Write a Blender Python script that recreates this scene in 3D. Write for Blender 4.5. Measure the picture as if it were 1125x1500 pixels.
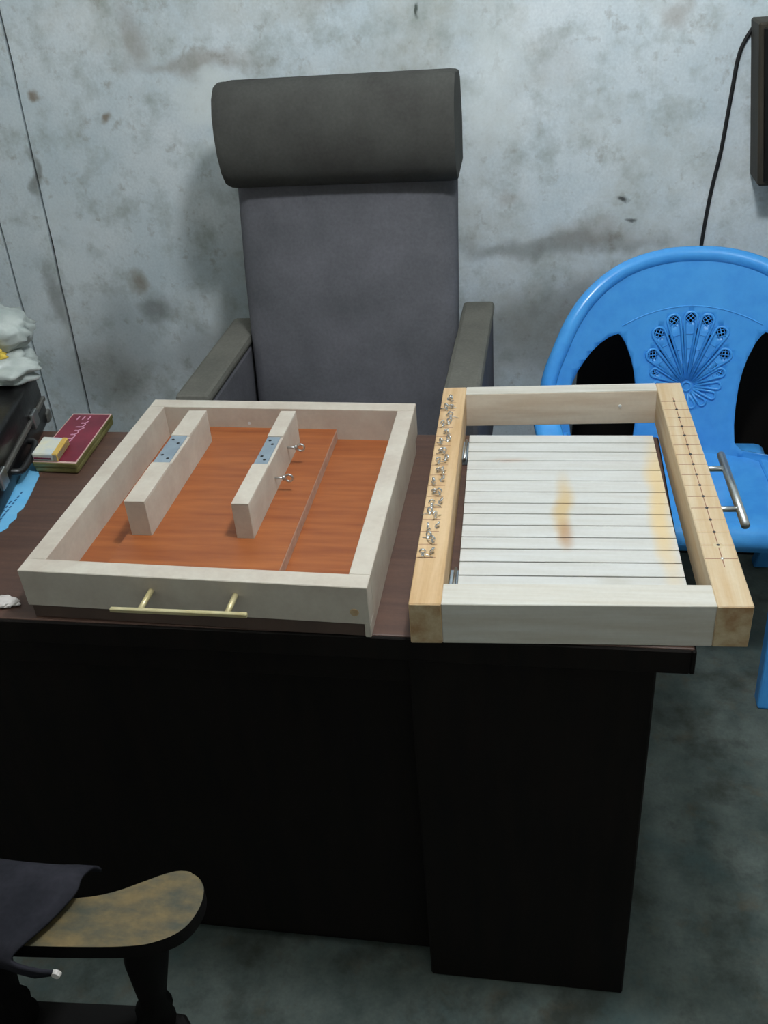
import bpy, bmesh, math, random
from mathutils import Vector, Matrix, noise
from mathutils.geometry import delaunay_2d_cdt
random.seed(7)
for o in list(bpy.data.objects): bpy.data.objects.remove(o)
S = bpy.context.scene
COL = S.collection

# ------------------------------------------------------------------ camera
cam_d = bpy.data.cameras.new('camera'); cam = bpy.data.objects.new('camera', cam_d); COL.objects.link(cam)
r_ = Vector((0.9862, 0.1531, -0.0706)); f_ = Vector((-0.1669, 0.8295, -0.5330))
f_.normalize(); u_ = r_.cross(f_).normalized(); r_ = f_.cross(u_)
cam.matrix_world = Matrix(((r_.x, u_.x, -f_.x, 0.1544), (r_.y, u_.y, -f_.y, -0.933), (r_.z, u_.z, -f_.z, 1.5417), (0, 0, 0, 1)))
cam_d.sensor_fit = 'VERTICAL'; cam_d.sensor_height = 24.0; cam_d.lens = 1400.2 / 1500 * 24.0; cam_d.clip_start = .02
S.camera = cam

# ------------------------------------------------------------------ world, light, exposure
w = bpy.data.worlds.new('world'); S.world = w; w.use_nodes = True
w.node_tree.nodes['Background'].inputs[0].default_value = (.5, .55, .6, 1)
w.node_tree.nodes['Background'].inputs[1].default_value = .02
LAMP_POS = (0.22, 0.06, 2.20); LAMP_W = 60.0; LAMP_C = (.93, 1.0, 1.06)
S.view_settings.view_transform = 'Standard'; S.view_settings.look = 'None'
S.view_settings.gamma = 1; S.view_settings.use_curve_mapping = False
S.view_settings.exposure = -0.25

# ------------------------------------------------------------------ materials
def sl(c):
    return tuple(((v / 255) / 12.92 if v / 255 <= .04045 else ((v / 255 + .055) / 1.055) ** 2.4) for v in c)
def mat(name, c1, c2=None, rough=.6, scale=(1, 1, 1), nscale=8.0, detail=4, lo=.35, hi=.65, bump=0.0, metal=0.0, distort=0.0, spec=.5, coat=0.0, fine=0.0):
    m = bpy.data.materials.new(name); m.use_nodes = True
    n, l = m.node_tree.nodes, m.node_tree.links
    b = n['Principled BSDF']; b.inputs['Roughness'].default_value = rough; b.inputs['Metallic'].default_value = metal
    b.inputs['Specular IOR Level'].default_value = spec; b.inputs['Coat Weight'].default_value = coat
    c1 = sl(c1)
    if c2 is None:
        b.inputs['Base Color'].default_value = (*c1, 1)
        c2l = c1
    else: c2l = sl(c2)
    tc = n.new('ShaderNodeTexCoord'); mp = n.new('ShaderNodeMapping'); mp.inputs['Scale'].default_value = scale
    l.new(tc.outputs['Object'], mp.inputs['Vector'])
    no = n.new('ShaderNodeTexNoise'); no.inputs['Scale'].default_value = nscale; no.inputs['Detail'].default_value = detail
    no.inputs['Distortion'].default_value = distort; no.inputs['Roughness'].default_value = .6
    l.new(mp.outputs['Vector'], no.inputs['Vector'])
    rp = n.new('ShaderNodeValToRGB'); rp.color_ramp.elements[0].position = lo; rp.color_ramp.elements[1].position = hi
    rp.color_ramp.elements[0].color = (*c1, 1); rp.color_ramp.elements[1].color = (*c2l, 1)
    l.new(no.outputs['Fac'], rp.inputs['Fac'])
    out = rp.outputs['Color']
    if fine > 0:
        n2 = n.new('ShaderNodeTexNoise'); n2.inputs['Scale'].default_value = 160; n2.inputs['Detail'].default_value = 2
        l.new(tc.outputs['Object'], n2.inputs['Vector'])
        mr = n.new('ShaderNodeMapRange'); mr.inputs['To Min'].default_value = 1 - fine; mr.inputs['To Max'].default_value = 1 + fine
        l.new(n2.outputs['Fac'], mr.inputs['Value'])
        vm = n.new('ShaderNodeVectorMath'); vm.operation = 'SCALE'
        l.new(out, vm.inputs[0]); l.new(mr.outputs['Result'], vm.inputs['Scale']); out = vm.outputs['Vector']
    l.new(out, b.inputs['Base Color'])
    if bump > 0:
        bp = n.new('ShaderNodeBump'); bp.inputs['Strength'].default_value = bump; bp.inputs['Distance'].default_value = .004
        l.new(no.outputs['Fac'], bp.inputs['Height']); l.new(bp.outputs['Normal'], b.inputs['Normal'])
    m['out_node'] = b.name
    return m
def stains(m, spots, warp=.05):
    """marks of their own shape at given places: (x, y, z, rx, ry, rz, colour, strength) in object space"""
    n, l = m.node_tree.nodes, m.node_tree.links; b = n['Principled BSDF']
    cur = b.inputs['Base Color'].links[0].from_socket
    tc = n.new('ShaderNodeTexCoord'); no = n.new('ShaderNodeTexNoise'); no.inputs['Scale'].default_value = 9; no.inputs['Detail'].default_value = 6
    l.new(tc.outputs['Object'], no.inputs['Vector'])
    sub = n.new('ShaderNodeVectorMath'); sub.operation = 'SUBTRACT'; sub.inputs[1].default_value = (.5, .5, .5); l.new(no.outputs['Color'], sub.inputs[0])
    sc = n.new('ShaderNodeVectorMath'); sc.operation = 'SCALE'; sc.inputs['Scale'].default_value = warp * 2; l.new(sub.outputs[0], sc.inputs[0])
    ad = n.new('ShaderNodeVectorMath'); ad.operation = 'ADD'; l.new(tc.outputs['Object'], ad.inputs[0]); l.new(sc.outputs[0], ad.inputs[1])
    for (x, y, z, rx, ry, rz, c, st) in spots:
        d = n.new('ShaderNodeVectorMath'); d.operation = 'SUBTRACT'; d.inputs[1].default_value = (x, y, z); l.new(ad.outputs[0], d.inputs[0])
        e = n.new('ShaderNodeVectorMath'); e.operation = 'DIVIDE'; e.inputs[1].default_value = (rx, ry, rz); l.new(d.outputs[0], e.inputs[0])
        ln = n.new('ShaderNodeVectorMath'); ln.operation = 'LENGTH'; l.new(e.outputs[0], ln.inputs[0])
        mr = n.new('ShaderNodeMapRange'); mr.interpolation_type = 'SMOOTHSTEP'
        mr.inputs['From Min'].default_value = 1; mr.inputs['From Max'].default_value = .2; mr.inputs['To Min'].default_value = 0; mr.inputs['To Max'].default_value = st
        l.new(ln.outputs['Value'], mr.inputs['Value'])
        mx = n.new('ShaderNodeMix'); mx.data_type = 'RGBA'; mx.inputs['B'].default_value = (*sl(c), 1)
        l.new(mr.outputs['Result'], mx.inputs['Factor']); l.new(cur, mx.inputs['A']); cur = mx.outputs['Result']
    l.new(cur, b.inputs['Base Color'])

M = {}
M['wall'] = mat('limewashed_wall', (202, 214, 219), (226, 232, 234), .9, nscale=5, detail=9, lo=.32, hi=.68, bump=.35, fine=.12)
def mottle(m, sc, col, amt, lo, hi, det=5):
    n, l = m.node_tree.nodes, m.node_tree.links; b = n['Principled BSDF']; cur = b.inputs['Base Color'].links[0].from_socket
    tc = n.new('ShaderNodeTexCoord'); no = n.new('ShaderNodeTexNoise'); no.inputs['Scale'].default_value = sc; no.inputs['Detail'].default_value = det; no.inputs['Roughness'].default_value = .65
    l.new(tc.outputs['Object'], no.inputs['Vector']); mr = n.new('ShaderNodeMapRange'); mr.inputs['From Min'].default_value = lo; mr.inputs['From Max'].default_value = hi; mr.inputs['To Max'].default_value = amt
    l.new(no.outputs['Fac'], mr.inputs['Value']); mx = n.new('ShaderNodeMix'); mx.data_type = 'RGBA'; mx.inputs['B'].default_value = (*sl(col), 1)
    l.new(mr.outputs['Result'], mx.inputs['Factor']); l.new(cur, mx.inputs['A']); l.new(mx.outputs['Result'], b.inputs['Base Color'])
mottle(M['wall'], 3.2, (164, 160, 140), .6, .5, .74, 7); mottle(M['wall'], 11, (150, 158, 150), .6, .5, .7, 6); mottle(M['wall'], 30, (140, 134, 120), .5, .58, .75, 4); mottle(M['wall'], 6.3, (226, 234, 238), .6, .55, .75, 6)
DK = (92, 88, 76); BR = (128, 108, 82); WH = (232, 238, 236)
stains(M['wall'], [
    (-.62, 1.35, 1.20, .16, .3, .07, WH, .8), (-.60, 1.35, 1.08, .10, .3, .05, WH, .6), (.02, 1.35, 1.20, .10, .3, .20, WH, .45),
    (-.64, 1.35, 1.27, .22, .3, .03, BR, .4),
    (-.98, 1.35, .62, .15, .3, .20, DK, .3), (-1.05, 1.35, .50, .22, .3, .14, DK, .5), (-.90, 1.35, .78, .05, .3, .05, BR, .6), (-.86, 1.35, .70, .07, .3, .05, DK, .6),
    (-1.14, 1.35, .72, .04, .3, .16, DK, .5), (-1.11, 1.35, 1.05, .02, .3, .08, DK, .6),
    (.16, 1.35, .84, .34, .3, .035, DK, .5), (.12, 1.35, .62, .30, .3, .16, DK, .5), (.30, 1.35, .70, .2, .3, .1, DK, .45), (.25, 1.35, .86, .2, .3, .05, BR, .3),
    (.318, 1.35, .937, .014, .3, .014, (50, 50, 48), .9), (.33, 1.35, .90, .012, .3, .008, (50, 50, 48), .8),
    (.15, 1.35, 1.25, .10, .3, .07, BR, .15), (-.35, 1.35, 1.42, .12, .3, .07, BR, .3), (-.80, 1.35, 1.34, .05, .3, .10, BR, .4),
    (-.91, 1.35, 1.16, .02, .3, .02, BR, .8), (-.15, 1.35, 1.355, .008, .3, .02, (60, 70, 60), .9), (-1.06, 1.35, 1.22, .02, .3, .02, BR, .8),
    (-.75, 1.35, .55, .2, .3, .12, DK, .35), (.05, 1.35, .95, .05, .3, .03, BR, .3), (.40, 1.35, 1.32, .05, .3, .05, BR, .4)], .06)
M['seam'] = mat('dark_wall_seam', (48, 44, 38), (74, 68, 58), .95)
M['floor'] = mat('rough_concrete_floor', (60, 72, 68), (104, 112, 106), .85, nscale=9, detail=9, lo=.3, hi=.7, bump=.3, fine=.2)
mottle(M['floor'], 7, (44, 46, 36), .7, .5, .66, 7); mottle(M['floor'], 16, (92, 84, 66), .5, .56, .7, 6); mottle(M['floor'], 5, (70, 96, 98), .5, .55, .7, 6)
M['ceiling'] = mat('ceiling_board', (232, 231, 226), (222, 221, 215), .9)
M['side_wall'] = mat('dull_plaster', (216, 217, 212), (204, 205, 200), .9, nscale=3)
M['desk_top'] = mat('brown_veneer', (96, 70, 58), (80, 58, 50), .5, scale=(1, 14, 14), nscale=5, fine=.15)
M['desk_dark'] = mat('dark_wood_with_shade', (26, 21, 18), (18, 15, 13), .7, scale=(8, 8, 1), nscale=5, spec=.15)  # dark wood, with the desk front's deep shade put into the colour
M['pale_wood'] = mat('pale_sawn_pine', (206, 197, 182), (192, 179, 164), .7, scale=(1, 1, 1), nscale=16, detail=6, bump=.08, fine=.06)
M['pale_x'] = mat('pale_pine_grain_across', (214, 210, 200), (200, 192, 177), .7, scale=(1.5, 26, 26), nscale=3, detail=6, bump=.08, fine=.05)
M['honey_y'] = mat('honey_pine_grain_along', (216, 184, 142), (198, 160, 114), .65, scale=(26, 1.5, 26), nscale=3, detail=6, bump=.08, fine=.05)
M['sand_y'] = mat('sandy_pine_grain_along', (212, 192, 160), (200, 170, 130), .65, scale=(26, 1.5, 26), nscale=3, detail=6, bump=.08, fine=.05)
M['sand_x'] = mat('sandy_pine_grain_across', (224, 210, 190), (210, 190, 166), .65, scale=(1.5, 26, 18), nscale=3, detail=6, bump=.08, fine=.05)
M['end_grain'] = mat('end_grain_brown', (170, 132, 92), (206, 186, 150), .75, nscale=26, detail=5, lo=.4, hi=.62)
M['slat'] = mat('white_pine_slats', (212, 211, 206), (203, 200, 192), .7, scale=(2, 22, 22), nscale=4, detail=6, fine=.05)
M['pencil'] = mat('pencil_line', (150, 108, 84), None, .9)
M['groove'] = mat('groove_shadow_wood', (120, 92, 70), (96, 74, 58), .9)
M['laminate'] = mat('orange_wood_laminate', (174, 102, 54), (140, 74, 40), .42, scale=(1.2, 16, 1), nscale=4.5, detail=5, lo=.3, hi=.7)
M['board_edge'] = mat('chipboard_edge', (196, 160, 138), (176, 140, 118), .85, nscale=60)
M['base_dark'] = mat('dark_base_board', (96, 76, 66), (80, 64, 56), .8)
M['zinc'] = mat('dull_zinc_plate', (150, 164, 174), (132, 146, 156), .55, metal=.2, nscale=20)
M['steel'] = mat('bright_steel', (214, 216, 214), (190, 192, 192), .34, metal=1.0, nscale=30)
M['brass'] = mat('pale_gold_metal', (226, 214, 170), (206, 190, 140), .4, metal=.4, nscale=30)
M['bright'] = mat('shiny_zinc', (228, 228, 226), (206, 206, 206), .16, metal=1.0, nscale=30)
M['screw'] = mat('dark_screw', (60, 62, 64), None, .4, metal=.8)
M['blue'] = mat('blue_plastic', (82, 172, 245), (74, 162, 240), .24, nscale=30, spec=.5)
M['chair_cloth'] = mat('grey_brown_upholstery', (108, 107, 112), (94, 94, 98), .95, nscale=7, fine=.18, spec=.1)
M['chair_cloth_dark'] = mat('dark_taupe_upholstery', (82, 82, 78), (70, 69, 66), .95, nscale=7, fine=.18, spec=.1)
M['arm_cloth'] = mat('taupe_armrest_cloth', (116, 114, 106), (102, 101, 94), .95, nscale=7, fine=.18, spec=.1)
M['black_plastic'] = mat('black_plastic', (24, 24, 25), (34, 33, 33), .35, nscale=12)
M['black_metal'] = mat('black_metal', (30, 30, 31), None, .5, metal=.3)
M['black_leather'] = mat('black_leatherette', (14, 13, 14), (22, 21, 21), .3, nscale=40, bump=.2, spec=.35)
M['trim'] = mat('dull_grey_trim', (116, 114, 108), None, .4, metal=.5)
M['poly'] = mat('crumpled_clear_plastic', (156, 164, 160), (186, 192, 186), .4, nscale=22, coat=.15, bump=.5)
M['yellow'] = mat('yellow_wrapper', (226, 200, 86), (214, 170, 60), .5, nscale=20)
M['tin_lid'] = mat('maroon_tin_lid', (138, 40, 62), (112, 30, 50), .4, nscale=14)
M['tin_rim'] = mat('pinkish_rim', (214, 178, 168), None, .45)
M['tin_side'] = mat('olive_gold_tin', (150, 146, 96), (118, 112, 62), .4, metal=.3, nscale=14)
M['tin_text'] = mat('pale_pink_print', (216, 160, 182), None, .6)
M['carton'] = mat('cream_carton', (232, 226, 198), (206, 214, 214), .6, nscale=30)
M['carton_edge'] = mat('ochre_carton_print', (216, 176, 88), None, .6)
M['blue_paper'] = mat('light_blue_paper', (108, 190, 238), (128, 198, 238), .6, nscale=20)
M['ink'] = mat('navy_ink', (40, 96, 150), None, .7)
M['white_paper'] = mat('white_paper', (214, 206, 200), None, .8)
M['arm_wood'] = mat('worn_varnished_wood', (116, 98, 62), (72, 72, 58), .55, scale=(1, 2.2, 1), nscale=26, detail=6, lo=.35, hi=.65, fine=.2)
M['dark_wood'] = mat('dark_brown_varnish', (18, 15, 14), (12, 11, 10), .65, nscale=10, spec=.15)
M['cloth'] = mat('charcoal_cloth', (50, 49, 55), (38, 38, 43), .95, nscale=14, fine=.2, spec=.1)
M['cord'] = mat('black_cord', (22, 22, 24), None, .6)
M['brown_box'] = mat('dark_olive_brown_wood', (58, 50, 38), (42, 38, 28), .7, scale=(10, 10, 1), nscale=5)
M['lamp_and_glint_white'] = mat('white_enamel_and_glint', (220, 222, 220), None, .4)
# ------------------------------------------------------------------ helpers
def empty(name, loc, label=None, cat=None, group=None, kind=None):
    o = bpy.data.objects.new(name, None); COL.objects.link(o); o.location = loc; o.empty_display_size = .05
    tag(o, label, cat, group, kind); return o
def tag(o, label=None, cat=None, group=None, kind=None):
    if label: o['label'] = label
    if cat: o['category'] = cat
    if group: o['group'] = group
    if kind: o['kind'] = kind
    return o
def wpos(o):
    v = Vector(o.location)
    while o.parent: o = o.parent; v += Vector(o.location)
    return v
def obj(name, bm, m, parent=None, smooth=False, loc=None, label=None):
    """bm holds world coordinates; the object is placed at its parent's origin (or at loc)"""
    base = wpos(parent) if parent else Vector(loc if loc else (0, 0, 0))
    bmesh.ops.recalc_face_normals(bm, faces=bm.faces[:])
    bmesh.ops.translate(bm, verts=bm.verts[:], vec=-base)
    me = bpy.data.meshes.new(name); bm.to_mesh(me); bm.free()
    if smooth:
        for p in me.polygons: p.use_smooth = True
    for mm in (m if isinstance(m, (list, tuple)) else [m]): me.materials.append(M[mm])
    o = bpy.data.objects.new(name, me); COL.objects.link(o)
    if parent: o.parent = parent
    else: o.location = base
    if label: o['label'] = label
    return o
def bev(bm, r, seg=1):
    if r > 0: bmesh.ops.bevel(bm, geom=bm.edges[:], offset=r, segments=seg, affect='EDGES', profile=.5)
def hexa(bot, top, r=0.0, seg=1, bm=None):
    """eight corners: bot and top are 4 points each, counter-clockwise"""
    b = bmesh.new()
    v = [b.verts.new(p) for p in list(bot) + list(top)]
    for f in ((3, 2, 1, 0), (4, 5, 6, 7), (0, 1, 5, 4), (1, 2, 6, 5), (2, 3, 7, 6), (3, 0, 4, 7)): b.faces.new([v[i] for i in f])
    bev(b, r, seg)
    return b
def box(x0, x1, y0, y1, z0, z1, r=0.0, seg=1):
    q = ((x0, y0), (x1, y0), (x1, y1), (x0, y1))
    return hexa([(a, b_, z0) for a, b_ in q], [(a, b_, z1) for a, b_ in q], r, seg)
def prism(pts, z0, z1, r=0.0, seg=1):
    b = bmesh.new()
    lo = [b.verts.new((x, y, z0)) for x, y in pts]; hi = [b.verts.new((x, y, z1)) for x, y in pts]
    n = len(pts); b.faces.new(lo[::-1]); b.faces.new(hi)
    for i in range(n): b.faces.new((lo[i], lo[(i + 1) % n], hi[(i + 1) % n], hi[i]))
    if r > 0:
        ed = [e for e in b.edges if abs(e.verts[0].co.z - e.verts[1].co.z) < 1e-7]
        bmesh.ops.bevel(b, geom=ed, offset=r, segments=seg, affect='EDGES', profile=.5)
    return b
def join(*bms):
    out = bmesh.new()
    for b in bms:
        me = bpy.data.meshes.new('tmp'); b.to_mesh(me); b.free(); out.from_mesh(me); bpy.data.meshes.remove(me)
    return out
def tube(pts, rad, n=8, cap=True, closed=False, flat=None):
    """swept tube; rad a number or a list; flat=(a,b) scales the section along its two axes"""
    b = bmesh.new(); P = [Vector(p) for p in pts]; k = len(P); rings = []
    up0 = None
    for i, p in enumerate(P):
        if closed: t = P[(i + 1) % k] - P[i - 1]
        else: t = P[min(i + 1, k - 1)] - P[max(i - 1, 0)]
        t.normalize()
        if up0 is None:
            a = Vector((0, 0, 1)) if abs(t.z) < .9 else Vector((1, 0, 0))
            up0 = (a - t * a.dot(t)).normalized()
        else: up0 = (up0 - t * up0.dot(t)).normalized()
        s = t.cross(up0); r = rad[i] if isinstance(rad, (list, tuple)) else rad
        fa, fb = flat if flat else (1, 1)
        rings.append([b.verts.new(p + (up0 * math.cos(2 * math.pi * j / n) * fa + s * math.sin(2 * math.pi * j / n) * fb) * r) for j in range(n)])
    for i in range(k if closed else k - 1):
        A, B = rings[i], rings[(i + 1) % k]
        for j in range(n): b.faces.new((A[j], A[(j + 1) % n], B[(j + 1) % n], B[j]))
    if cap and not closed: b.faces.new(rings[0][::-1]); b.faces.new(rings[-1])
    return b
def lathe(prof, c, n=20):
    b = bmesh.new(); rings = []
    for (r, z) in prof: rings.append([b.verts.new((c[0] + r * math.cos(2 * math.pi * j / n), c[1] + r * math.sin(2 * math.pi * j / n), c[2] + z)) for j in range(n)])
    for A, B in zip(rings, rings[1:]):
        for j in range(n): b.faces.new((A[j], A[(j + 1) % n], B[(j + 1) % n], B[j]))
    b.faces.new(rings[0][::-1]); b.faces.new(rings[-1]); return b
def smooth_pts(pts, n=6, closed=False):
    P = [Vector(p) for p in pts]; k = len(P); out = []
    rng = range(k if closed else k - 1)
    for i in rng:
        p0 = P[i - 1] if (closed or i > 0) else P[0]; p1 = P[i]; p2 = P[(i + 1) % k]; p3 = P[(i + 2) % k] if (closed or i + 2 < k) else P[-1]
        for j in range(n):
            t = j / n
            out.append(.5 * ((2 * p1) + (p2 - p0) * t + (2 * p0 - 5 * p1 + 4 * p2 - p3) * t * t + (3 * p1 - p0 - 3 * p2 + p3) * t ** 3))
    if not closed: out.append(P[-1])
    return out
def disc_y(name, r, h, at, m, parent):
    """small round head on a face that looks towards -y"""
    return obj(name, tube([at + Vector((0, .0015, 0)), at - Vector((0, h, 0))], [r, r * .8], 12), m, parent)

# ------------------------------------------------------------------ the room
WY = 1.35
floor = tag(obj('floor', box(-1.75, 2.1, -2.1, WY + .12, -.08, 0), 'floor'), 'rough grey concrete floor', kind='structure')
tag(obj('ceiling', box(-1.75, 2.1, -2.1, WY + .12, 2.6, 2.66), 'ceiling'), 'pale ceiling', kind='structure')
tag(obj('wall_left', box(-1.75, -1.65, -2.1, WY, 0, 2.6), 'side_wall'), 'dull plastered side wall', kind='structure')
tag(obj('wall_right', box(2.0, 2.1, -2.1, WY, 0, 2.6), 'side_wall'), 'dull plastered side wall', kind='structure')
tag(obj('wall_front', box(-1.75, 2.1, -2.2, -2.1, 0, 2.6), 'side_wall'), 'dull plastered wall', kind='structure')
wb = tag(obj('wall_back', box(-1.75, 2.1, WY + .012, WY + .12, 0, 2.6), 'seam'), 'blotchy limewashed grey wall with vertical seams', kind='structure')
def seam1(z): return -1.098 - (1.4 - z) * .0365
def seam2(z): return -1.243 - (1.4 - z) * .008
def wpanel(fl, fr):
    b = bmesh.new(); zs = [2.6 * i / 24 for i in range(25)]
    L = [(fl(z), z) for z in zs]; Rr = [(fr(z), z) for z in zs]
    def strip(y): return [[b.verts.new((x, y, z)) for x, z in S_] for S_ in (L, Rr)]
    A = strip(WY); B = strip(WY + .014)
    for i in range(24):
        b.faces.new((A[0][i], A[1][i], A[1][i + 1], A[0][i + 1])); b.faces.new((B[0][i], B[0][i + 1], B[1][i + 1], B[1][i]))
        b.faces.new((A[0][i], A[0][i + 1], B[0][i + 1], B[0][i])); b.faces.new((A[1][i], B[1][i], B[1][i + 1], A[1][i + 1]))
    return b
def jit(z, s): return .004 * noise.noise(Vector((s, z * 9, 0)))
obj('wall_panel', wpanel(lambda z: seam1(z) + .004 + jit(z, 1), lambda z: 2.1), 'wall', wb)
obj('wall_panel', wpanel(lambda z: seam2(z) + .0035 + jit(z, 3), lambda z: seam1(z) - .003 + jit(z, 2)), 'wall', wb)
obj('wall_panel', wpanel(lambda z: -1.75, lambda z: seam2(z) - .0035 + jit(z, 4)), 'wall', wb)

# hanging globe lamp (above the picture, lights the room)
lx, ly, lz = LAMP_POS
lamp = empty('pendant_lamp', (lx, ly, 2.6), 'white globe lamp hanging from the ceiling above the desk', 'lamp')
obj('ceiling_rose', lathe([(.05, -.025), (.055, -.01), (.055, 0)], (lx, ly, 2.6), 20), 'lamp_and_glint_white', lamp, True)
obj('flex', tube([(lx, ly, 2.58), (lx, ly, lz + .12)], .004, 8), 'lamp_and_glint_white', lamp, True)
obj('holder', lathe([(.028, .07), (.03, .10), (.015, .125)], (lx, ly, lz), 16), 'lamp_and_glint_white', lamp, True)
gm = bpy.data.materials.new('glowing_opal_glass'); gm.use_nodes = True
gb = gm.node_tree.nodes['Principled BSDF']; gb.inputs['Emission Color'].default_value = (*LAMP_C, 1); gb.inputs['Emission Strength'].default_value = LAMP_W / (4 * math.pi ** 2 * .085 ** 2)
M['glow'] = gm
b_ = bmesh.new(); bmesh.ops.create_icosphere(b_, subdivisions=3, radius=.085, matrix=Matrix.Translation((lx, ly, lz)))
obj('globe', b_, 'glow', lamp, True)

# ------------------------------------------------------------------ desk
desk = empty('desk', (-.5, .28, 0), 'dark brown wooden desk carrying the two wooden cutting frames', 'desk')
DX0, DX1, DY1 = -1.42, .3385, .556
obj('desk_top', box(DX0, DX1, .005, DY1, .7145, .75, .002, 2), ['desk_top'], desk)
obj('edge_strip', box(DX0, DX1 - .004, .001, .009, .7115, .7485, .0015), 'desk_dark', desk)
obj('front_panel', box(DX0 + .45, .0, .045, .065, .03, .7145), 'desk_dark', desk)
obj('plinth', box(DX0 + .47, -.0, .06, .075, 0, .03), 'desk_dark', desk)
obj('edge_strip', box(DX1 - .004, DX1 + .002, .001, DY1, .7115, .7485, .0015), 'desk_dark', desk)
obj('pedestal', box(-.02, .297, .010, .52, .0, .7145, .003), 'desk_dark', desk)
obj('pedestal', box(DX0 + .05, DX0 + .46, .03, .52, .0, .7145, .003), 'desk_dark', desk)
obj('top_rail', box(DX0 + .05, -.02, .022, .05, .655, .7145, .002), 'desk_dark', desk)

# ------------------------------------------------------------------ open wooden tray on the left
LC = ((-.541, .010), (-.063, -.001), (-.067, .518), (-.539, .530)); LW, LD = .475, .521
def ML(u, v):
    a, b = u / LW, v / LD
    return tuple((1 - a) * (1 - b) * LC[0][k] + a * (1 - b) * LC[1][k] + a * b * LC[2][k] + (1 - a) * b * LC[3][k] for k in (0, 1))
def lbox(u0, u1, v0, v1, z0, z1, r=0.001, MP=ML):
    q = [MP(u0, v0), MP(u1, v0), MP(u1, v1), MP(u0, v1)]
    return hexa([(*p, z0) for p in q], [(*p, z1) for p in q], r)
ZT = .8297; T = .028
tray = empty('open_wooden_tray', (*ML(LW / 2, LD / 2), .75), 'shallow pale wooden tray with orange laminate bottom and two upright blocks', 'tray')
obj('base_board', lbox(.004, LW - .008, .002, LD - .002, .7502, .771, .001), ['base_dark'], tray)
obj('laminate_sheet', lbox(T - .002, LW - T + .002, T - .002, LD - T + .002, .7705, .7722, 0), 'laminate', tray)
obj('front_rail', lbox(0, LW, 0, T, .771, ZT), 'pale_wood', tray)
obj('back_rail', lbox(0, LW, LD - T, LD, .771, ZT), 'pale_wood', tray)
obj('side_rail', lbox(0, T, T, LD - T, .771, ZT), 'pale_wood', tray)
obj('side_rail', lbox(LW - T, LW, T, LD - T, .7502, ZT), 'pale_wood', tray)
obj('side_rail_end', lbox(LW - .008, LW, 0, T, .7502, .771), 'pale_wood', tray)
ub = obj('raised_board', lbox(.088, .338, T, LD - T, .772, .7905, .0006), 'board_edge', tray)
obj('laminate_sheet', lbox(.088, .3375, T, LD - T, .7900, .7915, 0), 'laminate', ub)
for q, (x0, x1) in enumerate(((-.4435, -.412), (-.283, -.257))):
    y0, y1, zt = .156, .447, .850
    blk = obj('divider_block', box(x0, x1, y0, y1, .791, .8475, .0008), 'pale_wood', tray)
    for a, b_ in ((y0, .270), (.358, y1)):
        obj('top_strip', box(x0, x1, a, b_, .8472, zt, .0006), 'pale_wood', blk)
    obj('metal_plate', box(x0 + .001, x1 - .004, .2705, .3575, .8472, .8488, .0005), 'zinc', blk)
    for (sx, sy) in ((x0 + .008, .345), (x1 - .011, .333), (x0 + .008, .295), (x1 - .011, .284)):
        obj('screw', lathe([(.0025, 0), (.0025, .0006), (.001, .0012)], (sx, sy, .8486), 10), 'screw', blk)
    if q == 1:
        for yy, zz in ((.372, .822), (.288, .815)):
            b = join(tube([(x1 - .004, yy, zz), (x1 + .016, yy, zz)], .0016, 8),
                     tube([(x1 + .022 + .006 * math.cos(t * .5236), yy, zz + .006 * math.sin(t * .5236)) for t in range(12)], .0018, 8, closed=True),
                     lathe([(.0015, -.004), (.004, 0), (.0015, .004)], (x1 + .014, yy, zz), 10))
            obj('eye_screw', b, 'steel', blk, True)
# handle on the tray's front
hx0, hx1, hy, hz = -.394, -.211, -.036, .807
hd = obj('handle', box(hx0, hx1, hy - .003, hy + .003, hz - .003, hz + .003, .001), 'brass', tray, label='pale gold bar handle')
for px in (-.354, -.238): obj('handle_post', tube([(px, hy + .002, hz), (px, .012, hz)], .004, 10), 'brass', hd, True)
disc_y('knot', .007, .0006, Vector((*ML(.456, -.0002), .790)), 'end_grain', tray)
disc_y('nail_head', .0035, .0012, Vector((-.359, .4985, .800)), 'lamp_and_glint_white', tray)  # metal head's bright glint put into a plain white colour

# ------------------------------------------------------------------ slotted cutting frame on the right
RC = ((-.011, -.008), (.401, .013), (.379, .638), (-.030, .616)); RW, RD = .412, .624
def MR(u, v):
    a, b = u / RW, v / RD
    return tuple((1 - a) * (1 - b) * RC[0][k] + a * (1 - b) * RC[1][k] + a * b * RC[2][k] + (1 - a) * b * RC[3][k] for k in (0, 1))
def rbox(u0, u1, v0, v1, z0, z1, r=.001): return lbox(u0, u1, v0, v1, z0, z1, r, MR)
ZR = .8128; RT = .0405
cf = empty('slotted_cutting_frame', (*MR(RW / 2, RD / 2), .75), 'pine frame with rows of pins around a slotted white board and steel handle', 'wooden frame')
RL = obj('side_rail', rbox(0, RT, 0, RD, .7503, ZR, .0012), 'honey_y', cf, label='honey coloured rail with eye pins')
RR = obj('side_rail', rbox(RW - .0425, RW, 0, RD, .7503, ZR, .0012), 'sand_y', cf, label='sandy rail with pencilled cross lines')
obj('front_rail', rbox(RT, RW - .0425, .0004, .043, .7503, ZR - .0002, .001), 'pale_x', cf)
obj('back_rail', rbox(RT, RW - .0425, RD - .03, RD - .0004, .7503, ZR - .0002, .001), 'sand_x', cf)
obj('top_facing', rbox(RT + .001, RW - .0435, RD - .0295, RD - .001, ZR - .0008, ZR + .0002, 0), 'pale_x', cf)
# end grain faces on the two side rails
for u0, u1 in ((.001, RT - .001), (RW - .0415, RW - .001)):
    obj('end_grain_face', rbox(u0, u1, -.0006, .0006, .7513, ZR - .001, 0), 'end_grain', cf)
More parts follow.
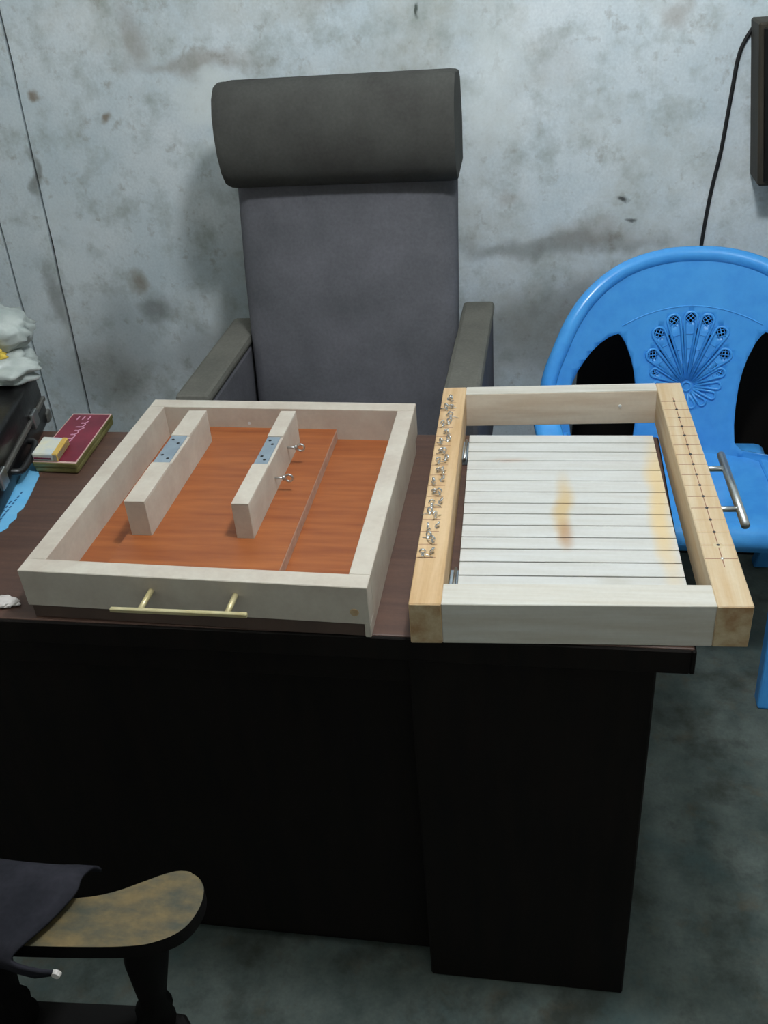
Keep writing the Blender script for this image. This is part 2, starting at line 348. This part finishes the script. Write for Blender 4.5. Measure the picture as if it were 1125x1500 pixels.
# board of slats
V0, V1 = .046, .526
def bed_pt(a, v):   # a 0..1 across, v along
    l0, l1 = Vector((.041, .07)), Vector((.0225, .521)); r0, r1 = Vector((.339, .083)), Vector((.327, .5265))
    p = l0.lerp(l1, v).lerp(r0.lerp(r1, v), a); return (p.x, p.y)
def bed_box(v0, v1, a0, a1, z0, z1, r):
    q = [bed_pt(a0, v0), bed_pt(a1, v0), bed_pt(a1, v1), bed_pt(a0, v1)]
    return hexa([(*p, z0) for p in q], [(*p, z1) for p in q], r)
bed = obj('slotted_board', bed_box(0, 1, 0, 1, .7503, .760, 0), 'groove', cf)
cuts = [.494, .4628, .4325, .4026, .3693, .3353, .302, .2722, .2409, .2099, .18, .1486, .1163, .084]
cuts = [(c - .07) / .451 for c in cuts]
stains(M['slat'], [(-.005, -.02, 0, .022, .13, .1, (206, 172, 108), .75), (.0, -.09, 0, .02, .05, .1, (170, 120, 70), .6), (.138, 0, 0, .025, .30, .1, (226, 196, 138), .8),
                   (-.09, .12, 0, .05, .012, .1, (196, 168, 150), .5), (.06, -.20, 0, .03, .02, .1, (190, 184, 170), .5)], .02)
edges = [1.0] + cuts + [0.0]
for a, b in zip(edges, edges[1:]):
    obj('slat', bed_box(b + .0026, a - (.0026 if a < 1 else 0), 0, 1, .7595, .7683, .0005), 'slat', bed)
# hinges
for v in (.905, .08):
    p = bed_pt(0, v)
    hg = obj('hinge', hexa([(p[0] - .012, p[1] - .03, .7505), (p[0] - .0005, p[1] - .03, .7505), (p[0] - .0015, p[1] + .03, .7505), (p[0] - .013, p[1] + .03, .7505)],
                           [(p[0] - .012, p[1] - .03, .7625), (p[0] - .0005, p[1] - .03, .7625), (p[0] - .0015, p[1] + .03, .7625), (p[0] - .013, p[1] + .03, .7625)], .001), 'zinc', cf)
    obj('hinge_pin', tube([(p[0] - .005, p[1] - .032, .7635), (p[0] - .006, p[1] + .032, .7635)], .0025, 8), 'steel', hg, True)
# eye pins on the left rail: one mesh, shared
eb = join(lathe([(.0018, -.004), (.0018, .007)], (0, 0, 0), 8),
          tube([(.0034 * math.cos(t * .5236), 0, .0095 + .0034 * math.sin(t * .5236)) for t in range(12)], .0015, 6, closed=True),
          tube([(0, 0, .003), (.002, -.002, .0035), (0, -.003, .004), (-.002, -.001, .0045), (.001, .002, .005), (.007, .001, .003), (.013, 0, .0006)], .0007, 5))
PINV = [.100 + .0308 * i for i in range(16)]
pin0 = None
for i, v in enumerate(PINV):
    u = (.0115, .0205)[i % 2] - .002 * (i % 3 == 0)
    p = MR(u, v)
    if pin0 is None:
        me = bpy.data.meshes.new('eye_pin'); eb.to_mesh(me); eb.free(); me.materials.append(M['bright'])
        for f in me.polygons: f.use_smooth = True
        pin0 = bpy.data.objects.new('eye_pin', me); o = pin0
    else: o = pin0.copy()
    COL.objects.link(o); o.parent = cf; o.location = Vector((*p, ZR)) - Vector(cf.location); o.rotation_euler = (0, 0, (i * 2.4) % 3.1)
    o2 = pin0.copy(); COL.objects.link(o2); o2.parent = cf
    p2 = MR(u + (.008 if i % 2 == 0 else -.009), v + .012); o2.location = Vector((*p2, ZR - .003)) - Vector(cf.location); o2.rotation_euler = (.5, 0, (i * 1.7 + 1) % 3.1)
    obj('pencil_line', rbox(.001, .026, v - .0005, v + .0005, ZR - .0005, ZR + .00015, 0), 'pencil', RL)
# pencilled lines and nails on the right rail
for i in range(16):
    v = .098 + .0302 * i
    obj('pencil_line', rbox(RW - .0415, RW - .001, v - .0006, v + .0006, ZR - .0005, ZR + .00015, 0), 'pencil', RR)
    p = MR(RW - .0205, v)
    b = lathe([(.0022, -.002), (.0022, .0008), (.001, .0016)], (*p, ZR), 8); obj('nail', b, 'screw' if i else 'steel', RR)
obj('pencil_line', rbox(RW - .0212, RW - .0200, .08, .565, ZR - .0005, ZR + .00015, 0), 'pencil', RR)
obj('knot', lathe([(.0065, 0), (.006, .0003)], (*MR(RW - .0205, .128), ZR), 12), 'end_grain', RR)
disc_y('nail_head', .003, .0012, Vector((*MR(.308, RD - .0302), .785)), 'lamp_and_glint_white', cf)  # white colour stands in for the glint of this metal head
# steel bar handle
hb = obj('handle', tube([(.4215, .432, .785), (.4275, .232, .785)], .0062, 14), 'steel', cf, True, label='brushed steel bar handle')
for v in (.389, .274): obj('handle_post', tube([(.386, v - .001, .785), (.424, v, .785)], .0042, 12), 'steel', hb, True)

# ------------------------------------------------------------------ high-backed office chair behind the desk
oc = empty('office_chair', (-.282, .93, 0), 'high-backed grey upholstered office chair with a padded headrest behind the desk', 'chair')
def yl(z): return 1.00 + (z - .60) * .22
X0, X1 = -.522, -.044
def slab():
    b = bmesh.new(); zs = [.44, .50, .60, .72, .86, 1.0, 1.1, 1.20]; xs = [0, .06, .2, .4, .6, .8, .94, 1]
    hw = {.44: .02, .50: .015, .60: .008, .72: .004}
    F = [[b.verts.new((X0 + hw.get(z, 0) + (X1 - X0 - 2 * hw.get(z, 0)) * s, yl(z) - .012 * math.sin(math.pi * s) ** .6 + (.012 if s in (0, 1) else 0), z)) for s in xs] for z in zs]
    B = [[b.verts.new((X0 + .004 + (X1 - X0 - .008) * s, yl(z) + .085, z)) for s in xs] for z in zs]
    for i in range(len(zs) - 1):
        for j in range(len(xs) - 1):
            b.faces.new((F[i][j], F[i][j + 1], F[i + 1][j + 1], F[i + 1][j])); b.faces.new((B[i][j], B[i + 1][j], B[i + 1][j + 1], B[i][j + 1]))
        b.faces.new((F[i][0], F[i + 1][0], B[i + 1][0], B[i][0])); b.faces.new((F[i][-1], B[i][-1], B[i + 1][-1], F[i + 1][-1]))
    for r, d in ((0, 1), (-1, -1)):
        for j in range(len(xs) - 1): b.faces.new((F[r][j], B[r][j], B[r][j + 1], F[r][j + 1]))
    return b
bk = obj('backrest', slab(), 'chair_cloth', oc, True)
md = bk.modifiers.new('soft', 'BEVEL'); md.width = .012; md.segments = 3; md.limit_method = 'ANGLE'; md.angle_limit = .8
def headrest():
    prof = [(1.115, 1.262), (1.09, 1.268), (1.066, 1.264), (1.044, 1.245), (1.030, 1.215), (1.024, 1.175), (1.026, 1.135), (1.036, 1.098), (1.055, 1.072), (1.080, 1.060), (1.10, 1.062)]
    prof += [(1.20, 1.075), (1.205, 1.16), (1.18, 1.245), (1.15, 1.262)]
    b = bmesh.new(); rings = []
    for x, s in ((X0 - .004, .965), (X0 + .002, .99), (X0 + .012, 1), (X0 + .2, 1.0), (X1 - .012, 1), (X1 + .000, .99), (X1 + .006, .965)):
        rings.append([b.verts.new((x, 1.11 + (y - 1.11) * s, 1.16 + (z - 1.16) * s)) for y, z in prof])
    n = len(prof)
    for A, B in zip(rings, rings[1:]):
        for j in range(n): b.faces.new((A[j], A[(j + 1) % n], B[(j + 1) % n], B[j]))
    b.faces.new(rings[0]); b.faces.new(rings[-1][::-1]); return b
hr = obj('headrest', headrest(), 'chair_cloth_dark', oc, True, label='darker padded headrest roll')
md = hr.modifiers.new('edge', 'EDGE_SPLIT'); md.split_angle = .9
obj('seat', box(-.50, -.066, .56, 1.06, .40, .50, .03, 3), 'chair_cloth', oc, True)
for (x0, x1, ye) in ((-.592, -.524, 1.16), (-.048, .020, 1.25)):
    ar = obj('arm_panel', box(x0, x1, .74, ye, .42, .715, .010, 2), 'chair_cloth', oc)
    obj('arm_pad', box(x0 - .003, x1 + .003, .735, ye + .01, .712, .738, .010, 2), 'arm_cloth', ar)
obj('gas_column', lathe([(.045, .08), (.045, .12), (.028, .13), (.028, .40)], (-.282, .84, 0), 16), 'black_metal', oc, True)
for k in range(5):
    a = k * 2 * math.pi / 5 + .3; c, s = math.cos(a), math.sin(a)
    lg = obj('base_leg', tube([(-.282 + .03 * c, .84 + .03 * s, .10), (-.282 + .25 * c, .84 + .25 * s, .075)], [.03, .018], 10), 'black_metal', oc, True)
    obj('caster', tube([(-.282 + .25 * c + .014 * s, .84 + .25 * s - .014 * c, .028), (-.282 + .25 * c - .014 * s, .84 + .25 * s + .014 * c, .028)], .028, 16), 'black_plastic', lg, True)
    

# ------------------------------------------------------------------ blue plastic armchair
BX = .463
bc = empty('plastic_armchair', (BX, .95, 0), 'blue moulded plastic armchair with a peacock fan cut into its back', 'chair')
def bsurf(s, z): return 1.10 + (z - .42) * .25 - 1.0 * s * s
half = [(0, .853), (.045, .852), (.085, .847), (.125, .838), (.16, .825), (.198, .803), (.229, .776), (.250, .75), (.267, .722), (.288, .676), (.301, .645), (.310, .61), (.312, .57), (.306, .52), (.296, .47), (.288, .43)]
outline = [Vector((-x, z)) for x, z in reversed(half)] + [Vector((x, z)) for x, z in half[1:]]
outline = [Vector((p.x, p.y)) for p in smooth_pts([(p.x, p.y, 0) for p in outline], 3)]
poly_out = outline + [Vector((.13, .415)), Vector((0, .415)), Vector((-.13, .415))]
hole_r = [Vector(p) for p in ((.158, .6985), (.178, .694), (.198, .683), (.217, .668), (.2325, .650), (.247, .63), (.2585, .606), (.264, .57), (.264, .53), (.257, .48), (.25, .435), (.13, .435), (.114, .45), (.110, .49), (.110, .53), (.1125, .575), (.118, .61), (.126, .64), (.140, .675), (.15, .691))]
holes = [hole_r, [Vector((-p.x, p.y)) for p in reversed(hole_r)]]
tips = [(0, .722, .014)]
for x, z, r in ((.036, .717, .014), (.067, .691, .014), (.0785, .645, .0135), (.0715, .606, .0095), (.066, .577, .008), (.056, .555, .008), (.036, .539, .008), (.0135, .533, .008)): tips += [(x, z, r), (-x, z, r)]
HUB = Vector((0, .573))
for x, z, r in tips:
    if r > .009: holes.append([Vector((x + (r - .003) * math.cos(t * .5236), z + (r - .003) * math.sin(t * .5236))) for t in range(12)])
up = sorted([t for t in tips if t[1] > .6], key=lambda t: math.atan2(t[0], t[1] - HUB.y))
for A, B in zip(up, up[1:]):
    m_ = (Vector(A[:2]) + Vector(B[:2])) / 2 - HUB; d = m_.normalized(); n_ = Vector((-d.y, d.x)); Lm = m_.length
    holes.append([HUB + d * (Lm * .42) - n_ * .0008, HUB + d * (Lm * .42) + n_ * .0008, HUB + d * (Lm * .86) + n_ * .0024, HUB + d * (Lm * .86) - n_ * .0024])
def inside(p, poly):
    c = False; j = len(poly) - 1
    for i in range(len(poly)):
        a, b = poly[i], poly[j]
        if (a.y > p.y) != (b.y > p.y) and p.x < (b.x - a.x) * (p.y - a.y) / (b.y - a.y) + a.x: c = not c
        j = i
    return c
def shell(poly, holes, step, surf):
    V = []; E = []
    def addloop(lp):
        n0 = len(V); V.extend(lp); E.extend([(n0 + i, n0 + (i + 1) % len(lp)) for i in range(len(lp))])
    addloop(poly)
    for h in holes: addloop(h)
    xs = [p.x for p in poly]; ys = [p.y for p in poly]
    y = min(ys)
    while y < max(ys):
        x = min(xs)
        while x < max(xs):
            p = Vector((x + .0007, y + .0009))
            if inside(p, poly) and not any(inside(p, h) for h in holes): V.append(p)
            x += step
        y += step
    vo, eo, fo, *_ = delaunay_2d_cdt(V, E, [], 0, 1e-6)
    b = bmesh.new(); bv = [b.verts.new((p.x, surf(p.x, p.y), p.y)) for p in vo]
    for f in fo:
        c = sum((vo[i] for i in f), Vector((0, 0))) / len(f)
        if inside(c, poly) and not any(inside(c, h) for h in holes): b.faces.new([bv[i] for i in f])
    for v in [v for v in b.verts if not v.link_faces]: b.verts.remove(v)
    return b
sb = shell(poly_out, holes, .016, bsurf)
bmesh.ops.translate(sb, verts=sb.verts[:], vec=(BX, 0, 0))
bkb = obj('backrest', sb, 'blue', bc, True)
md = bkb.modifiers.new('thick', 'SOLIDIFY'); md.thickness = .007; md.offset = 0
def onb(s, z, off=0.0): return Vector((BX + s, bsurf(s, z) - off, z))
obj('rim', tube([onb(p.x, p.y, -.006) for p in outline], .0175, 14), 'blue', bc, True)
obj('crown_line', tube([onb(s, .748 - 1.5 * s * s, .0035) for s in [-.15 + .3 * i / 20 for i in range(21)]], .0016, 6), 'blue', bkb, True)
for x, z, r in tips:
    c = Vector((x, z)); d = (c - HUB).normalized(); n_ = Vector((-d.y, d.x)); L = (c - HUB).length
    loop = [HUB + d * .017 - n_ * .001]
    for k in range(13):
        a = -math.pi / 2 + math.pi * k / 12 * 1.0
        loop.append(c + d * (r * math.cos(a)) + n_ * (r * math.sin(a)))
    loop.append(HUB + d * .017 + n_ * .001)
    b = tube([onb(p.x, p.y, .005) for p in loop], .003, 6, closed=True)
    parts = [b]
    if r > .009:
        for k in (-1, 0, 1):
            for ang in (.785, -.785):
                dd = d * math.cos(ang) + n_ * math.sin(ang); nn = Vector((-dd.y, dd.x)); h = math.sqrt(r * r - (k * r * .5) ** 2) * .95
                parts.append(tube([onb(*(c + nn * (k * r * .5) - dd * h), .004), onb(*(c + nn * (k * r * .5) + dd * h), .004)], .0011, 4))
    for k in range(1, 4):
        p = HUB + d * (.02 + (L - .02 - r) * k / 3.6)
        wd = r * (.1 + .75 * k / 3.6)
        parts.append(tube([onb(*(p - n_ * wd), .0045), onb(*(p + n_ * wd), .0045)], .001, 4))
    obj('petal', join(*parts), 'blue', bkb, True)
obj('hub_disc', tube([onb(HUB.x + .010 * math.cos(t * .3927), HUB.y + .010 * math.sin(t * .3927), .005) for t in range(16)], .0026, 6, closed=True), 'blue', bkb, True)
def seat_mesh():
    b = bmesh.new()
    prof = [(1.125, .432), (1.10, .424), (1.04, .416), (.97, .412), (.90, .413), (.84, .418), (.80, .421), (.782, .419), (.770, .411), (.764, .398), (.762, .375)]
    xs = [-.222, -.216, -.205, -.19, -.14, -.07, 0, .07, .14, .19, .205, .216, .222]; dz = {0: -.035, 1: -.012, 2: -.003}
    G = []
    for y, z in prof:
        row = []
        for i, x in enumerate(xs):
            e = dz.get(min(i, 12 - i), 0); w_ = 1 - .14 * (y - .76) / .36
            zz = max(z + (.004 * (1 - (x / .2) ** 2) * -1 if .8 < y < 1.1 else 0) + e, .375)
            row.append(b.verts.new((BX + x * w_, y, zz)))
        G.append(row)
    for A, B in zip(G, G[1:]):
        for j in range(12): b.faces.new((A[j], A[j + 1], B[j + 1], B[j]))
    return b
st = obj('seat', seat_mesh(), 'blue', bc, True)
md = st.modifiers.new('thick', 'SOLIDIFY'); md.thickness = .005; md.offset = -1
for s in (-1, 1):
    # front leg: angle section, wide face to the front
    def ring(z, x0, x1, y0, y1): return [(BX + s * x0, y0, z), (BX + s * x1, y0, z), (BX + s * x1, y1, z), (BX + s * x0, y1, z)]
    q0, q1 = ring(0, .158, .198, .700, .742), ring(.40, .170, .226, .760, .812)
    if s < 0: q0, q1 = q0[::-1], q1[::-1]
    obj('leg', hexa(q0, q1, .006, 2), 'blue', bc)
    q0, q1 = ring(0, .235, .275, 1.235, 1.275), ring(.50, .262, .312, 1.02, 1.07)
    if s < 0: q0, q1 = q0[::-1], q1[::-1]
    obj('leg', hexa(q0, q1, .006, 2), 'blue', bc)
    arm = smooth_pts([(BX + s * .306, 1.03, .60), (BX + s * .312, .96, .625), (BX + s * .312, .86, .632), (BX + s * .302, .79, .618), (BX + s * .275, .765, .56), (BX + s * .235, .77, .46), (BX + s * .205, .785, .385)], 5)
    obj('armrest', tube(arm, .024, 12, flat=(.55, 1.15)), 'blue', bc, True)
    obj('seat_side_rail', hexa(*( (lambda a, b: (a, b) if s > 0 else (a[::-1], b[::-1]))([(BX + s * .19, .80, .375), (BX + s * .215, .80, .375), (BX + s * .285, 1.05, .40), (BX + s * .165, 1.09, .40)], [(BX + s * .19, .80, .405), (BX + s * .215, .80, .405), (BX + s * .285, 1.05, .43), (BX + s * .165, 1.09, .425)])), .003), 'blue', bc)

lb = empty('added_dark_board', (.48, 1.30, 0), 'dark board added behind the blue plastic chair to blacken its openings', 'board')  # added board, there only so the chair-back openings look near black
obj('board_panel', hexa([(.20, 1.293, 0), (.77, 1.293, 0), (.77, 1.313, 0), (.20, 1.313, 0)], [(.232, 1.318, .685), (.735, 1.318, .685), (.735, 1.337, .685), (.232, 1.337, .685)], .003), 'desk_dark', lb)
obj('top_batten', hexa([(.235, 1.306, .64), (.73, 1.306, .64), (.73, 1.318, .64), (.235, 1.318, .64)], [(.237, 1.308, .672), (.728, 1.308, .672), (.728, 1.319, .672), (.237, 1.319, .672)], .002), 'desk_dark', lb)

# ------------------------------------------------------------------ dark wall box and its cord
wbx = empty('wall_box', (.75, 1.30, .98), 'dark brown box hung high on the wall above the blue chair', 'box')
obj('body', hexa([(.583, 1.25, .985), (1.0, 1.25, .985), (1.0, WY, .985), (.583, WY, .985)], [(.545, 1.25, 1.30), (1.0, 1.25, 1.30), (1.0, WY, 1.30), (.545, WY, 1.30)], .004), 'brown_box', wbx)
obj('front_board', hexa([(.593, 1.243, .995), (1.0, 1.243, .995), (1.0, 1.252, .995), (.593, 1.252, .995)], [(.555, 1.243, 1.29), (1.0, 1.243, 1.29), (1.0, 1.252, 1.29), (.555, 1.252, 1.29)], .002), 'black_leather', wbx)
cp = smooth_pts([(.556, 1.344, 1.29), (.531, 1.345, 1.238), (.523, 1.345, 1.153), (.515, 1.345, 1.042), (.502, 1.345, .94), (.494, 1.345, .813), (.49, 1.345, .6), (.50, 1.345, .3), (.50, 1.34, .01)], 6)
tag(obj('power_cord', tube(cp, .0042, 8), 'cord', None, True, loc=(.5, 1.34, 0)), 'thin black cord hanging down the wall behind the blue chair', 'cord')

# ------------------------------------------------------------------ things at the desk's left end
# black case
ang = math.atan2(.587 - .242, -.793 + .713); cd = Vector((math.cos(ang), math.sin(ang), 0)); cn = Vector((-cd.y, cd.x, 0)); c0 = Vector((-.708, .222, 0))
def C(a, t, z): v = c0 + cd * a + cn * t; return (v.x, v.y, z)
def cbox(a0, a1, t0, t1, z0, z1, r, seg=2, tp=0): return hexa([C(a0, t0, z0), C(a1, t0, z0), C(a1, t1, z0), C(a0, t1, z0)], [C(a0 + tp, t0 + tp, z1), C(a1 - tp, t0 + tp, z1), C(a1 - tp, t1 - tp, z1), C(a0 + tp, t1 - tp, z1)], r, seg)
cs = empty('hard_case', C(.19, .15, .75), 'black glossy hard case lying flat on the desk under a crumpled plastic bag', 'case')
obj('lower_shell', cbox(0, .388, 0, .30, .7505, .795, .008), 'black_leather', cs, True)
obj('lid', cbox(.0, .388, 0, .30, .800, .852, .010, 3, .002), 'black_leather', cs, True)
obj('trim_band', cbox(-.002, .390, -.002, .302, .793, .802, .002), 'trim', cs)
for a in (.08, .30): 
    lt = obj('latch', cbox(a - .016, a + .016, -.006, .002, .782, .812, .002), 'steel', cs)
obj('carry_handle', tube(smooth_pts([C(.13, .004, .782), C(.135, -.011, .778), C(.16, -.015, .776), C(.215, -.015, .776), C(.24, -.011, .778), C(.245, .004, .782)], 5), .006, 10), 'black_plastic', cs, True)
for a in (.006, .382): obj('corner_cap', cbox(a - .012, a + .012, -.004, .016, .752, .774, .004), 'trim', cs)
# crumpled plastic bag
def crumple(c, rx, ry, rz, seed, amp, floor_z):
    b = bmesh.new(); bmesh.ops.create_icosphere(b, subdivisions=4, radius=1)
    for v in b.verts:
        n = v.co.copy(); k = noise.turbulence(n * 1.6 + Vector((seed, 0, 0)), 4, True) ; k2 = noise.noise(n * 5 + Vector((0, seed, 0)))
        v.co = Vector((c[0] + n.x * rx * (1 + amp * (k - .5) + .08 * k2), c[1] + n.y * ry * (1 + amp * (k - .5) + .08 * k2), c[2] + n.z * rz * (1 + amp * (k - .4))))
        v.co.z = max(v.co.z, floor_z)
    return b
pb = empty('plastic_bag', (-.90, .55, .853), 'crumpled whitish plastic bag with yellow print lying on the black case', 'bag')
obj('bag_body', crumple((-.890, .575, .876), .118, .085, .034, 3.1, .45, .8525), 'poly', pb, True)
obj('bag_top', crumple((-.905, .610, .930), .120, .07, .045, 1.4, .3, .87), 'poly', pb, True)
obj('yellow_packet', crumple((-.865, .545, .906), .045, .034, .018, 5.5, .3, .87), 'yellow', pb, True)
# maroon tin
tc = [Vector(p) for p in ((-.729, .400), (-.6455, .396), (-.658, .588), (-.737, .588))]
def tq(s, z): 
    c = sum(tc, Vector((0, 0))) / 4
    return [(*(c + (p - c) * s), z) for p in tc]
tin = empty('flat_tin', (-.692, .493, .75), 'flat maroon tin with pale rim and script lettering beside the black case', 'tin')
obj('tin_body', hexa(tq(.99, .7505), tq(.99, .764), .004, 2), 'tin_side', tin)
ld_ = obj('tin_lid', hexa(tq(1.0, .762), tq(1.0, .7712), .002, 2), 'tin_side', tin)
obj('lid_rim', hexa(tq(.985, .7705), tq(.985, .7717), 0), 'tin_rim', ld_)
obj('lid_panel', hexa(tq(.935, .7712), tq(.935, .7722), 0), 'tin_lid', ld_)
o_ = Vector((-.704, .418)); dv = Vector((-.010, .163)).normalized(); nv = Vector((dv.y, -dv.x))
L1 = []
for i in range(90):
    t = i / 89; a = t * 2 * math.pi * 9
    big = 1.9 if (t < .07 or .45 < t < .52 or .78 < t < .84) else 1.0
    L1.append(o_ + dv * (t * .135 + .004 * math.sin(a)) + nv * (.006 + .0052 * big * math.cos(a) + .010 * t))
obj('script_lettering', tube([(p.x, p.y,   .7724) for p in L1], .0015, 5, flat=(.3, 1)), 'tin_text', ld_)
for k in range(3):
    p = o_ + dv * (.148) + nv * (-.004 + .011 * k); obj('letter_stroke', tube([(p.x, p.y - .006, .7724), (p.x, p.y + .007, .7724)], .0016, 5, flat=(.3, 1)), 'tin_text', ld_)
# small carton on the tin
er = empty('small_carton', (-.707, .435, .7722), 'small cream and ochre carton lying on the maroon tin', 'carton')
q0 = [(-.728, .403), (-.679, .400), (-.686, .462), (-.736, .466)]
obj('carton_body', hexa([(*p, .7723) for p in q0], [(*p, .787) for p in q0], .002), 'carton', er)
def lerp2(a, b, t): return (a[0] + (b[0] - a[0]) * t, a[1] + (b[1] - a[1]) * t)
qa = [lerp2(q0[0], q0[1], .78), q0[1], q0[2], lerp2(q0[3], q0[2], .78)]
obj('ochre_band', hexa([(*p, .7726) for p in qa], [(*p, .7876) for p in qa], .0015), 'carton_edge', er)
qb = [lerp2(q0[0], q0[1], .06), lerp2(q0[0], q0[1], .74), lerp2(q0[0], q0[1], .74), lerp2(q0[0], q0[1], .06)]
obj('flap', hexa([(qb[0][0], qb[0][1] - .001, .7765), (qb[1][0], qb[1][1] - .001, .7765), (qb[1][0], qb[1][1] + .002, .7765), (qb[0][0], qb[0][1] + .002, .7765)],
                 [(qb[0][0], qb[0][1] - .001, .7795), (qb[1][0], qb[1][1] - .001, .7795), (qb[1][0], qb[1][1] + .002, .7795), (qb[0][0], qb[0][1] + .002, .7795)]), 'tin_lid', er)
# blue paper
pp = [(-.775, .43), (-.738, .432), (-.726, .405), (-.716, .389), (-.702, .33), (-.693, .285), (-.696, .268), (-.690, .255), (-.6935, .235), (-.690, .226), (-.700, .205), (-.70, .15), (-.76, .15), (-.77, .30)]
paper = tag(obj('blue_leaflet', prism(pp, .7503, .7511), 'blue_paper', None, loc=(-.73, .3, .7503)), 'torn light blue printed leaflet between the black case and the tin', 'paper')
for j, (xx, y0, y1) in enumerate(((-.7155, .245, .335), (-.722, .20, .30), (-.729, .20, .29))):
    y = y0
    while y < y1:
        h = random.uniform(.006, .012); obj('printed_word', box(xx - .0016 - (y - .25) * .06, xx + .0016 - (y - .25) * .06, y, y + h, .7509, .7512), 'ink', paper); y += h + random.uniform(.003, .006)
scrap = tag(obj('paper_scrap', crumple((-.596, .036, .7535), .024, .013, .0035, 2.2, .5, .7503), 'white_paper', None, True, loc=(-.588, .03, .7503)), 'small crumpled white scrap at the front edge of the desk', 'paper')

# ------------------------------------------------------------------ wooden armchair in the foreground
fc = empty('wooden_armchair', (-.52, -.60, 0), 'dark wooden armchair with a worn paddle-shaped armrest in front of the desk', 'chair')
ap = [(-.64, -.355), (-.50, -.358), (-.40, -.357), (-.336, -.349), (-.30, -.338), (-.27, -.321), (-.25, -.3095), (-.234, -.304), (-.217, -.306), (-.205, -.316), (-.199, -.332), (-.199, -.349), (-.204, -.366), (-.214, -.379), (-.230, -.389), (-.25, -.396), (-.29, -.402), (-.366, -.409), (-.46, -.415), (-.64, -.425)]
ap = [(p.x, p.y) for p in smooth_pts([(x, y, 0) for x, y in ap], 3, True)]
for q in range(2):
    pts = ap if q == 0 else [(x, -1.22 - y) for x, y in ap][::-1]
    am = obj('armrest', prism(pts, .640, .660, .003, 2), 'arm_wood', fc)
    me = am.data; me.materials.append(M['dark_wood'])
    for f in me.polygons:
        if f.normal.z < .5: f.material_index = 1
SZ = .45
sp = [(-.80, -.372), (-.30, -.343), (-.255, -.345), (-.240, -.360), (-.230, -.42), (-.225, -.61), (-.230, -.80), (-.240, -.86), (-.30, -.877), (-.80, -.85)]
obj('seat', prism(sp, SZ - .035, SZ, .008, 3), 'dark_wood', fc)
spin = lambda h: [(.016, 0), (.024, .012), (.018, .03), (.022, .042), (.015, .056), (.019, .09), (.025, h * .75), (.022, h - .012), (.018, h + .004)]
def spindle(bot, top, name, prof_r):
    h = (Vector(top) - Vector(bot)).length; b = lathe(spin(h), (0, 0, 0), 16)
    for v in b.verts:
        t = v.co.z / h; v.co.x += bot[0] + (top[0] - bot[0]) * t; v.co.y += bot[1] + (top[1] - bot[1]) * t
        v.co.z = bot[2] + (top[2] - bot[2]) * t
    return obj(name, b, 'dark_wood', fc, True)
for s in (0, 1):
    fy = (lambda y: y) if s == 0 else (lambda y: -1.22 - y)
    spindle((-.285, fy(-.362), SZ - .004), (-.262, fy(-.362), .636), 'arm_spindle', 1)
    spindle((-.452, fy(-.375), SZ - .004), (-.448, fy(-.385), .636), 'arm_spindle', 1)
    obj('back_post', tube([(-.76, fy(-.40), SZ - .01), (-.80, fy(-.40), .70), (-.86, fy(-.41), .98)], [.02, .018, .016], 12), 'dark_wood', fc, True)
    obj('arm_joint', box(-.80, -.62, min(fy(-.42), fy(-.365)), max(fy(-.42), fy(-.365)), .634, .658, .004), 'dark_wood', fc)
    for lx_, dx in ((-.31, .02), (-.75, -.03)):
        obj('leg', tube([(lx_, fy(-.42), SZ - .03), (lx_ + dx, fy(-.40), 0)], [.024, .017], 12), 'dark_wood', fc, True)
obj('back_board', hexa([(-.84, -.82, .66), (-.80, -.82, .66), (-.80, -.40, .66), (-.84, -.40, .66)], [(-.885, -.82, .96), (-.86, -.82, .96), (-.86, -.40, .96), (-.885, -.40, .96)], .006, 2), 'dark_wood', fc)
# charcoal jacket draped over the arm
def jacket():
    b = bmesh.new(); prof = [(-.300, .640), (-.312, .660), (-.334, .671), (-.352, .672), (-.374, .672), (-.396, .672), (-.416, .669), (-.426, .662), (-.428, .656), (-.428, .650), (-.424, .642), (-.419, .622)]
    edge = [-.334, -.334, -.335, -.333, -.341, -.352, -.366, -.374, -.368, -.345, -.330, -.362]
    G = []; n = 16
    pr = smooth_pts([(e, y, z) for (y, z), e in zip(prof, edge)], 3)
    for p in pr:
        row = []
        for i in range(n + 1):
            t = i / n; x = p.x + (-.64 - p.x) * t
            w_ = .010 * noise.noise(Vector((x * 14, p.y * 16, p.z * 10))) * min(1, t * 5 + .3)
            row.append(b.verts.new((x, p.y + (w_ if p.z < .68 else 0) , p.z + abs(w_) * 1.2)))
        G.append(row)
    for A, B in zip(G, G[1:]):
        for j in range(n): b.faces.new((A[j], A[j + 1], B[j + 1], B[j]))
    return b
jk = empty('draped_jacket', (-.5, -.38, .66), 'charcoal cloth jacket draped over the wooden armrest', 'jacket')
jm = obj('jacket_cloth', jacket(), 'cloth', jk, True)
md = jm.modifiers.new('thick', 'SOLIDIFY'); md.thickness = .004; md.offset = 0
disc_y('button', .0055, .003, Vector((-.330, -.4250, .6425)), 'white_paper', jk)
